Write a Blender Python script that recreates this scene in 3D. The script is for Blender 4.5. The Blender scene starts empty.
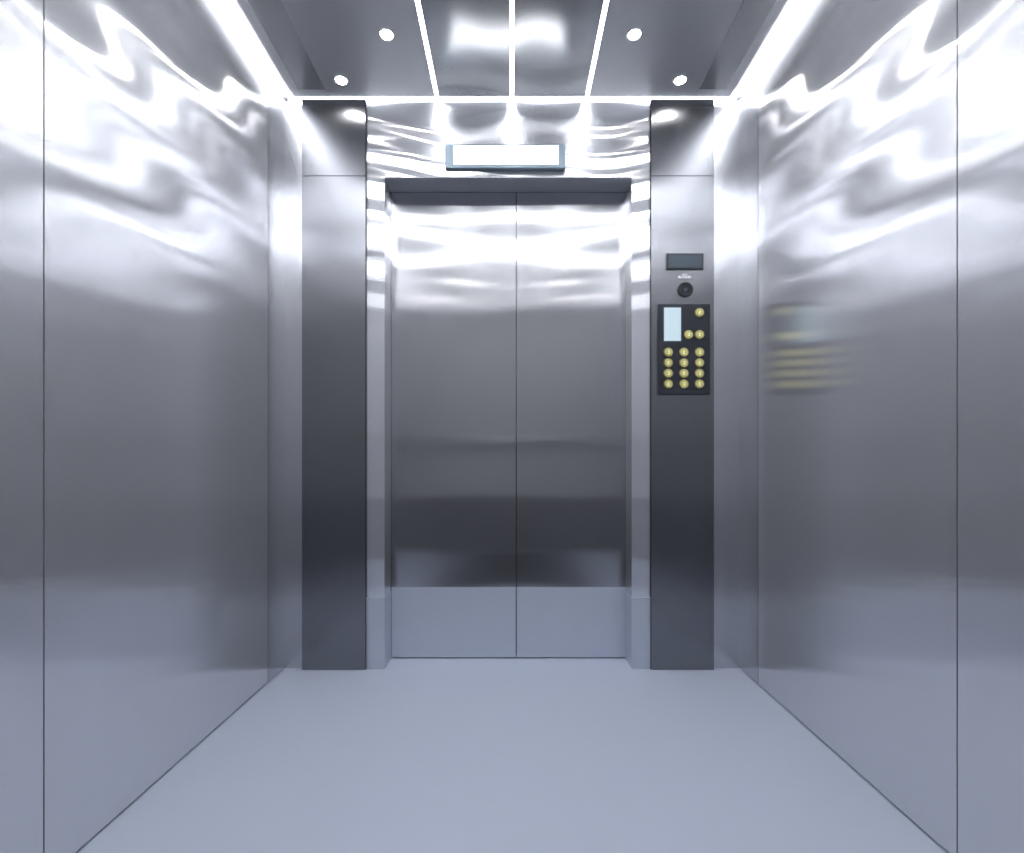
import bpy, bmesh, math
from mathutils import Vector

sc = bpy.context.scene
CAMZ = 0.787
F = 516.0
HC = 2.202      # ceiling height
WX = 0.88

# ---------------------------------------------------------------- materials
def new_mat(name):
    m = bpy.data.materials.new(name); m.use_nodes = True
    return m, m.node_tree.nodes, m.node_tree.links, m.node_tree.nodes["Principled BSDF"]

def steel(name, col, rough, aniso=0.0, tangent=(1,0,0), ripple=0.0, rscale=(1,1,1), brush=0.0, bscale=(1,1,1), seed=0.0, ztop=None, wave=None, metal=1.0, tilt=0.0):
    m, N, L, b = new_mat(name)
    b.inputs["Base Color"].default_value = (*col, 1)
    b.inputs["Metallic"].default_value = metal
    b.inputs["Roughness"].default_value = rough
    b.inputs["Anisotropic"].default_value = aniso
    tc = N.new("ShaderNodeNewGeometry")
    def math_(op, a, bb=None):
        n = N.new("ShaderNodeMath"); n.operation = op
        for i,v in enumerate((a,bb)):
            if v is None: continue
            if isinstance(v,(int,float)): n.inputs[i].default_value = v
            else: L.new(v, n.inputs[i])
        return n.outputs[0]
    if aniso > 0:
        c = N.new("ShaderNodeCombineXYZ")
        for i in range(3): c.inputs[i].default_value = tangent[i]
        L.new(c.outputs[0], b.inputs["Tangent"])
    if ripple > 0:
        mp = N.new("ShaderNodeMapping"); mp.inputs["Scale"].default_value = rscale
        mp.inputs["Location"].default_value = (seed, seed, seed)
        L.new(tc.outputs["Position"], mp.inputs["Vector"])
        n = N.new("ShaderNodeTexNoise"); n.inputs["Scale"].default_value = 1
        n.inputs["Detail"].default_value = 0.0
        L.new(mp.outputs[0], n.inputs["Vector"])
        h = n.outputs["Fac"]
        sp = N.new("ShaderNodeSeparateXYZ"); L.new(tc.outputs["Position"], sp.inputs[0])
        if wave:
            # long horizontal sheet-metal ripples: wavelength wave[0] in z, phase wandering by wave[1]
            ph = math_('MULTIPLY', h, wave[1])
            zz = math_('MULTIPLY', sp.outputs[2], 2*math.pi/wave[0])
            if tilt: zz = math_('ADD', zz, math_('MULTIPLY', sp.outputs[1], tilt))
            h = math_('MULTIPLY', math_('SINE', math_('ADD', ph, zz)), .5)
        else:
            h = math_('SUBTRACT', h, .5)
        if ztop:
            mr0 = N.new("ShaderNodeMapRange"); mr0.interpolation_type = 'SMOOTHSTEP'
            mr0.inputs["From Min"].default_value = ztop[0]; mr0.inputs["From Max"].default_value = ztop[1]
            mr0.inputs["To Min"].default_value = ztop[2]; mr0.inputs["To Max"].default_value = 1
            L.new(sp.outputs[2], mr0.inputs["Value"])
            h = math_('MULTIPLY', h, mr0.outputs[0])
        bp = N.new("ShaderNodeBump"); bp.inputs["Strength"].default_value = 1
        bp.inputs["Distance"].default_value = ripple
        L.new(h, bp.inputs["Height"])
        L.new(bp.outputs[0], b.inputs["Normal"])
    if brush > 0:
        mp2 = N.new("ShaderNodeMapping"); mp2.inputs["Scale"].default_value = bscale
        L.new(tc.outputs["Position"], mp2.inputs["Vector"])
        n2 = N.new("ShaderNodeTexNoise"); n2.inputs["Scale"].default_value = 1; n2.inputs["Detail"].default_value = 3
        L.new(mp2.outputs[0], n2.inputs["Vector"])
        mr = N.new("ShaderNodeMapRange")
        mr.inputs["To Min"].default_value = 1 - brush; mr.inputs["To Max"].default_value = 1 + brush
        L.new(n2.outputs["Fac"], mr.inputs["Value"])
        mx = N.new("ShaderNodeVectorMath"); mx.operation = 'SCALE'
        mx.inputs[0].default_value = col
        L.new(mr.outputs[0], mx.inputs["Scale"])
        L.new(mx.outputs[0], b.inputs["Base Color"])
    return m

def plain(name, col, rough=.5, metal=0.0, emit=0.0, ecol=None):
    m, N, L, b = new_mat(name)
    b.inputs["Base Color"].default_value = (*col, 1)
    b.inputs["Roughness"].default_value = rough
    b.inputs["Metallic"].default_value = metal
    if emit:
        b.inputs["Emission Color"].default_value = (*(ecol or col), 1)
        b.inputs["Emission Strength"].default_value = emit
    return m

STEEL = (0.74, 0.745, 0.775)
m_side = steel("brushed_steel_side", STEEL, 0.15, 1.0, (0,1,0), 0.0050, (1.0,.8,.2), .03, (1,60,1.0), ztop=(1.0,1.75,.02), wave=(.24,3.5), metal=.74, tilt=1.5)
m_sidelt = steel("brushed_steel_corner", (.60,.61,.64), 0.22, .6, (0,1,0), metal=.85)
m_return = steel("brushed_steel_return", (.60,.61,.64), 0.22, .6, (1,0,0), metal=.85)
m_front = steel("brushed_steel_front", (.75,.76,.80), 0.20, 1.0, (1,0,0), 0.006, (2.2,1,.5), .02, (80,1,1), ztop=(1.2,2.0,.1), wave=(.12,8), metal=.85)
m_col = steel("dark_brushed_steel", (.25,.255,.275), 0.24, .8, (1,0,0), 0, (1,1,1), .03, (200,1,1))
m_door = steel("brushed_steel_door", (.44,.445,.465), 0.15, 1.0, (1,0,0), 0.002, (2.5,1,4), .03, (150,1,1))
m_satin = steel("satin_pale_steel", (.72,.75,.82), 0.5, 0)  # pale satin; at door and jamb bottoms it paints in the floor reflection
m_ceil = steel("ceiling_steel", (.78,.79,.82), 0.4, 0, (1,0,0), 0.01, (2,2,2), metal=.75)
m_ceilpan = steel("ceiling_panel_steel", (.85,.86,.88), 0.2, 0, (1,0,0), 0.022, (5,2.5,3), metal=.85, seed=3.3)
m_gap = plain("shadow_gap", (.02,.02,.022), .7)
m_back = plain("back_wall_laminate", (.50,.50,.52), .5)
m_back2 = plain("back_wall_dark_laminate", (.24,.24,.26), .5)
m_addmat = plain("added_mat_dark", (.06,.06,.07), .8)  # dark colour of the added slab mirrored in the doors
m_led = plain("led_diffuser", (1,1,1), .5, 0, 14, (.95,.97,1))
m_thin = plain("led_thin", (1,1,1), .5, 0, 19, (.95,.97,1))
m_addglow = plain("added_ribbon_glow", (1,1,1), .5, 0, 13, (.95,.97,1))  # glow of the added ceiling ribbons
m_spot = plain("downlight_lens", (1,1,1), .5, 0, 100, (1,.98,.95))
m_chrome = plain("chrome_ring", (.8,.8,.82), .15, 1)
m_sign = plain("sign_diffuser", (1,1,1), .5, 0, 1.2, (1,1,1))
m_signfr = plain("sign_housing", (.22,.28,.33), .35, .6)
m_black = plain("panel_black", (.035,.04,.05), .35, .3)
m_slate = plain("display_slate", (.07,.10,.13), .2)
m_lcd = plain("lcd_glow", (.25,.3,.35), .3, 0, .6, (.70,.9,.97))
m_gold = plain("button_brass", (.72,.68,.26), .4, .2)
m_goldlt = plain("button_legend", (.95,.92,.7), .4, 0, .5)
m_goldrim = plain("button_rim", (.35,.3,.14), .3, .9)
m_lens = plain("camera_lens_glass", (.01,.01,.012), .08)

# floor material
m_floor, N, L, b = new_mat("vinyl_floor")
b.inputs["Roughness"].default_value = .5
g = N.new("ShaderNodeNewGeometry")
n = N.new("ShaderNodeTexNoise"); n.inputs["Scale"].default_value = 900; n.inputs["Detail"].default_value = 2
L.new(g.outputs["Position"], n.inputs["Vector"])
r = N.new("ShaderNodeValToRGB")
r.color_ramp.elements[0].color = (.50,.55,.66,1); r.color_ramp.elements[1].color = (.57,.62,.74,1)
L.new(n.outputs["Fac"], r.inputs[0]); L.new(r.outputs[0], b.inputs["Base Color"])

# ---------------------------------------------------------------- geometry helpers
def link(o, parent=None):
    sc.collection.objects.link(o)
    if parent: o.parent = parent
    return o

def boxes(name, bl, mats, parent=None, bevel=0.0):
    """bl: list of (x0,x1,y0,y1,z0,z1[,matindex])"""
    me = bpy.data.meshes.new(name); bm = bmesh.new()
    for t in bl:
        x0,x1,y0,y1,z0,z1 = t[:6]; mi = t[6] if len(t) > 6 else 0
        vs = [bm.verts.new(p) for p in [(x0,y0,z0),(x1,y0,z0),(x1,y1,z0),(x0,y1,z0),(x0,y0,z1),(x1,y0,z1),(x1,y1,z1),(x0,y1,z1)]]
        for f in [(0,3,2,1),(4,5,6,7),(0,1,5,4),(1,2,6,5),(2,3,7,6),(3,0,4,7)]:
            fc = bm.faces.new([vs[i] for i in f]); fc.material_index = mi
    bm.to_mesh(me); bm.free()
    if not isinstance(mats, (list,tuple)): mats = [mats]
    for m in mats: me.materials.append(m)
    o = link(bpy.data.objects.new(name, me), parent)
    if bevel:
        md = o.modifiers.new("bevel","BEVEL"); md.width = bevel; md.segments = 2; md.limit_method='ANGLE'
    return o

def disc(name, c, r, h, axis, mat, parent=None, seg=32, bevel=0.0):
    me = bpy.data.meshes.new(name); bm = bmesh.new()
    bmesh.ops.create_cone(bm, cap_ends=True, segments=seg, radius1=r, radius2=r, depth=h)
    M = __import__('mathutils').Matrix.Rotation
    if axis == 'Y':
        bmesh.ops.rotate(bm, verts=bm.verts, cent=(0,0,0), matrix=M(math.pi/2,3,'X'))
    if axis == 'X':
        bmesh.ops.rotate(bm, verts=bm.verts, cent=(0,0,0), matrix=M(math.pi/2,3,'Y'))
    bmesh.ops.translate(bm, verts=bm.verts, vec=c)
    for f in bm.faces: f.smooth = len(f.verts) == 4
    bm.to_mesh(me); bm.free(); me.materials.append(mat)
    o = link(bpy.data.objects.new(name, me), parent)
    if bevel:
        md = o.modifiers.new("bevel","BEVEL"); md.width = bevel; md.segments = 3; md.limit_method='ANGLE'
    return o

def ring(name, c, r1, r2, h, axis, mat, parent=None, seg=40):
    me = bpy.data.meshes.new(name); bm = bmesh.new()
    prof = [(r1,0),(r1,h),((r1+r2)/2,h*1.3),(r2,h),(r2,0)]
    rows = []
    for i in range(seg):
        a = 2*math.pi*i/seg
        row = []
        for (rr,zz) in prof:
            if axis == 'Z': p = (c[0]+rr*math.cos(a), c[1]+rr*math.sin(a), c[2]-zz)
            else: p = (c[0]+rr*math.cos(a), c[1]-zz, c[2]+rr*math.sin(a))
            row.append(bm.verts.new(p))
        rows.append(row)
    for i in range(seg):
        a, b_ = rows[i], rows[(i+1)%seg]
        for j in range(len(prof)):
            k = (j+1)%len(prof)
            f = bm.faces.new([a[j],a[k],b_[k],b_[j]]); f.smooth = True
    bmesh.ops.recalc_face_normals(bm, faces=bm.faces)
    bm.to_mesh(me); bm.free(); me.materials.append(mat)
    return link(bpy.data.objects.new(name, me), parent)

def empty(name, loc=(0,0,0)):
    o = bpy.data.objects.new(name, None); o.empty_display_size = .05
    return link(o)

def ribbon(name, pts, w, z, mat, parent=None):
    """flat glowing ribbon under the ceiling, added for reflections, pts = list of (x,y)"""
    me = bpy.data.meshes.new(name); bm = bmesh.new(); prev=None
    P = [Vector((p[0],p[1])) for p in pts]
    for i,p in enumerate(P):
        t = (P[min(i+1,len(P)-1)] - P[max(i-1,0)]).normalized()
        nn = Vector((-t.y,t.x))*w/2
        vs = [bm.verts.new((p.x+nn.x,p.y+nn.y,z)), bm.verts.new((p.x-nn.x,p.y-nn.y,z)),
              bm.verts.new((p.x-nn.x,p.y-nn.y,z-.012)), bm.verts.new((p.x+nn.x,p.y+nn.y,z-.012))]
        if prev:
            for j in range(4):
                bm.faces.new([prev[j],prev[(j+1)%4],vs[(j+1)%4],vs[j]])
        else: bm.faces.new(vs)
        prev = vs
    bm.faces.new(prev[::-1])
    bmesh.ops.recalc_face_normals(bm, faces=bm.faces)
    bm.to_mesh(me); bm.free(); me.materials.append(mat)
    return link(bpy.data.objects.new(name, me), parent)

YB = -0.45
# ---------------------------------------------------------------- shell
boxes("floor", [(-1.0,1.0,YB-.1,2.2,-.08,0)], m_floor)
boxes("added_dark_mat", [(-.55,.55,YB+.03,.87,0,.006)], m_addmat, None, .002)  # unseen, added to darken the lower door reflection
def side_wall(name, s, seams):
    X = WX*s
    o = boxes(name, [tuple(sorted((X+s*.012,X+s*.1)))+(YB-.1,2.2,0,HC+.05)], m_gap)
    ys = [YB]+seams
    g = .0015
    for i in range(len(seams)):
        y0 = ys[i]+(g if i else 0); y1 = ys[i+1]-g
        boxes("panel_%d"%(i+1), [tuple(sorted((X,X+s*.0118)))+(y0,y1,.006,HC)], m_side, o)
    boxes("corner_post", [tuple(sorted((X,X+s*.0118)))+(seams[-1]+g,2.0,.003,HC)], m_sidelt, o)
    return o
side_wall("wall_left", -1, [.97,1.861])
side_wall("wall_right", 1, [1.02,1.845])
boxes("wall_back", [(-.98,.98,YB-.1,YB,.5,HC+.05,0),(-.98,.98,YB-.1,YB,0,.5,1)], [m_back,m_back2])
hr = empty("handrail")
disc("rail",(0,YB+.06,1.0),.02,1.5,'X',m_chrome,hr)
for x in (-.6,.6): disc("bracket",(x,YB+.03,1.0),.01,.06,'Y',m_chrome,hr)

# front wall with opening
OX0, OX1, OZ = -.492, .462, CAMZ+1.112
boxes("wall_front", [(-.98,OX0-.002,2.0,2.16,0,HC+.05),(OX1+.002,.98,2.0,2.16,0,HC+.05),(OX0-.002,OX1+.002,2.0,2.16,OZ+.002,HC+.05)], m_return)
# door frame
fr = boxes("door_frame", [(-.566,OX0,1.992,2.098,.001,OZ),(OX1,.540,1.992,2.098,.001,OZ),(-.566,.540,1.992,2.098,OZ,HC-.012)], m_front)
boxes("soffit", [(OX0,OX1,1.9935,2.098,OZ-.002,OZ)], m_satin, fr)
boxes("jamb_reflection_a", [(-.5655,OX0+.001,1.990,2.097,.002,.275)], m_satin, fr)  # pale jamb plates standing in for the mirrored floor
boxes("jamb_reflection_b", [(OX1-.001,.5395,1.990,2.097,.002,.275)], m_satin, fr)  # same painted floor reflection on the right jamb
# doors
SE = .0165
for nm,x0,x1 in (("door_1",OX0,SE-.001),("door_2",SE+.001,OX1)):
    d = boxes(nm, [(x0+.001,x1,2.1,2.13,.004,OZ+.02)], m_door)
    boxes("door_floor_reflection", [(x0+.002,x1-.0005,2.0985,2.1,.005,.29)], m_satin, d)  # pale strip standing in for the floor reflected in the door
boxes("door_backing", [(OX0,OX1,2.131,2.16,0,OZ+.02)], m_gap, fr)
# dark column panels
ZS = CAMZ+(465-176)/260.5
def column(nm, x0, x1):
    o = boxes(nm, [(x0,x1,1.98,1.9915,.001,ZS-.0015),(x0,x1,1.98,1.9915,ZS+.0015,HC-.012),(x0+.003,x1-.003,1.985,1.9914,.001,HC-.012)], m_col)
    return o
column("column_panel", -.806, -.562)
column("column_panel", .534, .775)

# ---------------------------------------------------------------- ceiling
boxes("ceiling", [(-.98,.98,YB-.1,2.2,HC+.004,HC+.06)], m_ceil)
cp = empty("ceiling_panel_set")
xs = [-.842,-.287,0,.287,.842]
for i in range(4):
    m = m_ceilpan if i in (1,2) else m_ceil
    boxes("panel_%d"%i, [(xs[i]+.007,xs[i+1]-.007,YB,1.975,HC-.006,HC+.003)], m, cp)
ll = empty("led_strip_light")
for i,x in enumerate((-.287,0,.287)):
    boxes("thin_strip_%d"%i, [(x-.0065,x+.0065,YB,1.955,HC-.0055,HC+.001)], m_thin, ll)
for s in (-1,1):
    a = sorted((s*.877, s*.857))
    boxes("corner_strip", [(a[0],a[1],YB,1.975,HC-.004,HC+.002)], m_led, ll)
boxes("cross_strip", [(-.86,.86,1.983,1.988,HC-.008,HC+.002)], m_led, ll)
# access hatches
for s in (-1,1):
    a = sorted((s*.80, s*.70))
    boxes("ceiling_hatch", [(a[0],a[1],1.45,1.93,HC-.010,HC-.0062)], m_ceilpan)
# downlights; the last four are unseen, added to light the cabin
for (x,y) in ((-.41,1.686),(-.625,1.886),(.40,1.686),(.615,1.886),(-.41,.2),(.41,.2),(-.6,-.2),(.6,-.2)):
    e = empty("recessed_downlight")
    ring("bezel",(x,y,HC-.006),.020,.026,.004,'Z',m_chrome,e)
    disc("lens",(x,y,HC-.008),.0202,.004,'Z',m_spot,e)
# unseen wavy glowing ribbons, added so the steel mirrors bright streaks
wl = empty("added_wavy_glow")
def tra(fn, X=.76):
    return [(-X+2*X*t/60, fn(abs(-1+2*t/60))) for t in range(61)]
ribbon("added_ribbon_a", tra(lambda u: 1.27+.03*math.cos(6*u)), .022, HC-.0062, m_addglow, wl)
ribbon("added_ribbon_b", tra(lambda u: .88+.24*(1-math.cos(math.pi*u))/2), .026, HC-.0075, m_addglow, wl)
ribbon("added_ribbon_c", tra(lambda u: .80-.20*(1-math.cos(math.pi*u))/2), .036, HC-.0090, m_addglow, wl)

# ---------------------------------------------------------------- illuminated sign above door
sg = empty("illuminated_door_sign")
z0, z1 = CAMZ+1.136, CAMZ+1.229
boxes("housing", [(-.256,.205,1.975,1.992,z0,z1)], m_signfr, sg, .003)
boxes("diffuser", [(-.224,.178,1.971,1.976,z0+.014,z1-.008)], m_sign, sg, .001)

# ---------------------------------------------------------------- control panel
S = 260.5; YC = 1.98
def px(x): return (x-512)/S
def pz(y): return CAMZ+(465-y)/S
pn = empty("elevator_control_panel")
boxes("floor_indicator", [(px(666),px(703),YC-.006,YC,pz(270),pz(254))], m_black, pn, .001)
boxes("indicator_glass", [(px(668),px(701),YC-.0072,YC-.006,pz(268.5),pz(255.5))], m_slate, pn)
boxes("label", [(px(678),px(691),YC-.001,YC,pz(278.5),pz(276))], m_chrome, pn)
boxes("label_logo", [(px(682),px(687),YC-.0012,YC,pz(275.5),pz(274))], m_chrome, pn)
ring("camera_bezel",(px(685),YC,pz(290)),.019,.029,.007,'Y',m_black,pn)
disc("camera_lens",(px(685),YC-.003,pz(290)),.0195,.006,'Y',m_lens,pn)
disc("camera_pupil",(px(685),YC-.0065,pz(290)),.008,.002,'Y',m_slate,pn)
boxes("keypad_plate", [(px(657.5),px(709.5),YC-.008,YC,pz(395),pz(304.5))], m_black, pn, .002)
boxes("lcd_bezel", [(px(662),px(681),YC-.0095,YC-.008,pz(343),pz(307))], m_slate, pn)
boxes("lcd_screen", [(px(663.3),px(680),YC-.0105,YC-.0095,pz(341.5),pz(308.5))], m_lcd, pn)
btn = [(698.5,313.5),(687.5,335.5),(698.5,335.5)]+[(x,y) for y in (353,363.5,374,384.5) for x in (667.5,683,698.5)]
for i,(bx,by) in enumerate(btn):
    c = (px(bx),YC-.008,pz(by))
    ring("button_rim_%d"%i, c, .0150,.0185,.003,'Y',m_goldrim,pn,24)
    disc("button_%d"%i,(c[0],c[1]-.003,c[2]),.0150,.006,'Y',m_gold,pn,24,.001)
    boxes("legend_%d"%i,[(c[0]-.0035,c[0]+.0035,c[1]-.0066,c[1]-.006,c[2]+.0035,c[2]+.0055),
                         (c[0]-.0035,c[0]+.0035,c[1]-.0066,c[1]-.006,c[2]-.0055,c[2]-.0035),
                         (c[0]+(.0015 if i%2 else -.0035),c[0]+(.0035 if i%2 else -.0015),c[1]-.0066,c[1]-.006,c[2]-.0055,c[2]+.0055)],m_goldlt,pn)

# ---------------------------------------------------------------- world / camera
w = bpy.data.worlds.new("world"); sc.world = w; w.use_nodes = True
w.node_tree.nodes["Background"].inputs[0].default_value = (.5,.55,.65,1)
w.node_tree.nodes["Background"].inputs[1].default_value = .1
cd = bpy.data.cameras.new("camera"); cam = bpy.data.objects.new("camera", cd); link(cam)
cam.location = (0,0,CAMZ); cam.rotation_euler = (math.pi/2,0,0)
cd.sensor_width = 36; cd.sensor_fit='HORIZONTAL'; cd.lens = 36*F/1024; cd.shift_y = 38.5/1024
cd.clip_start = .01
sc.camera = cam
sc.view_settings.view_transform = 'Standard'
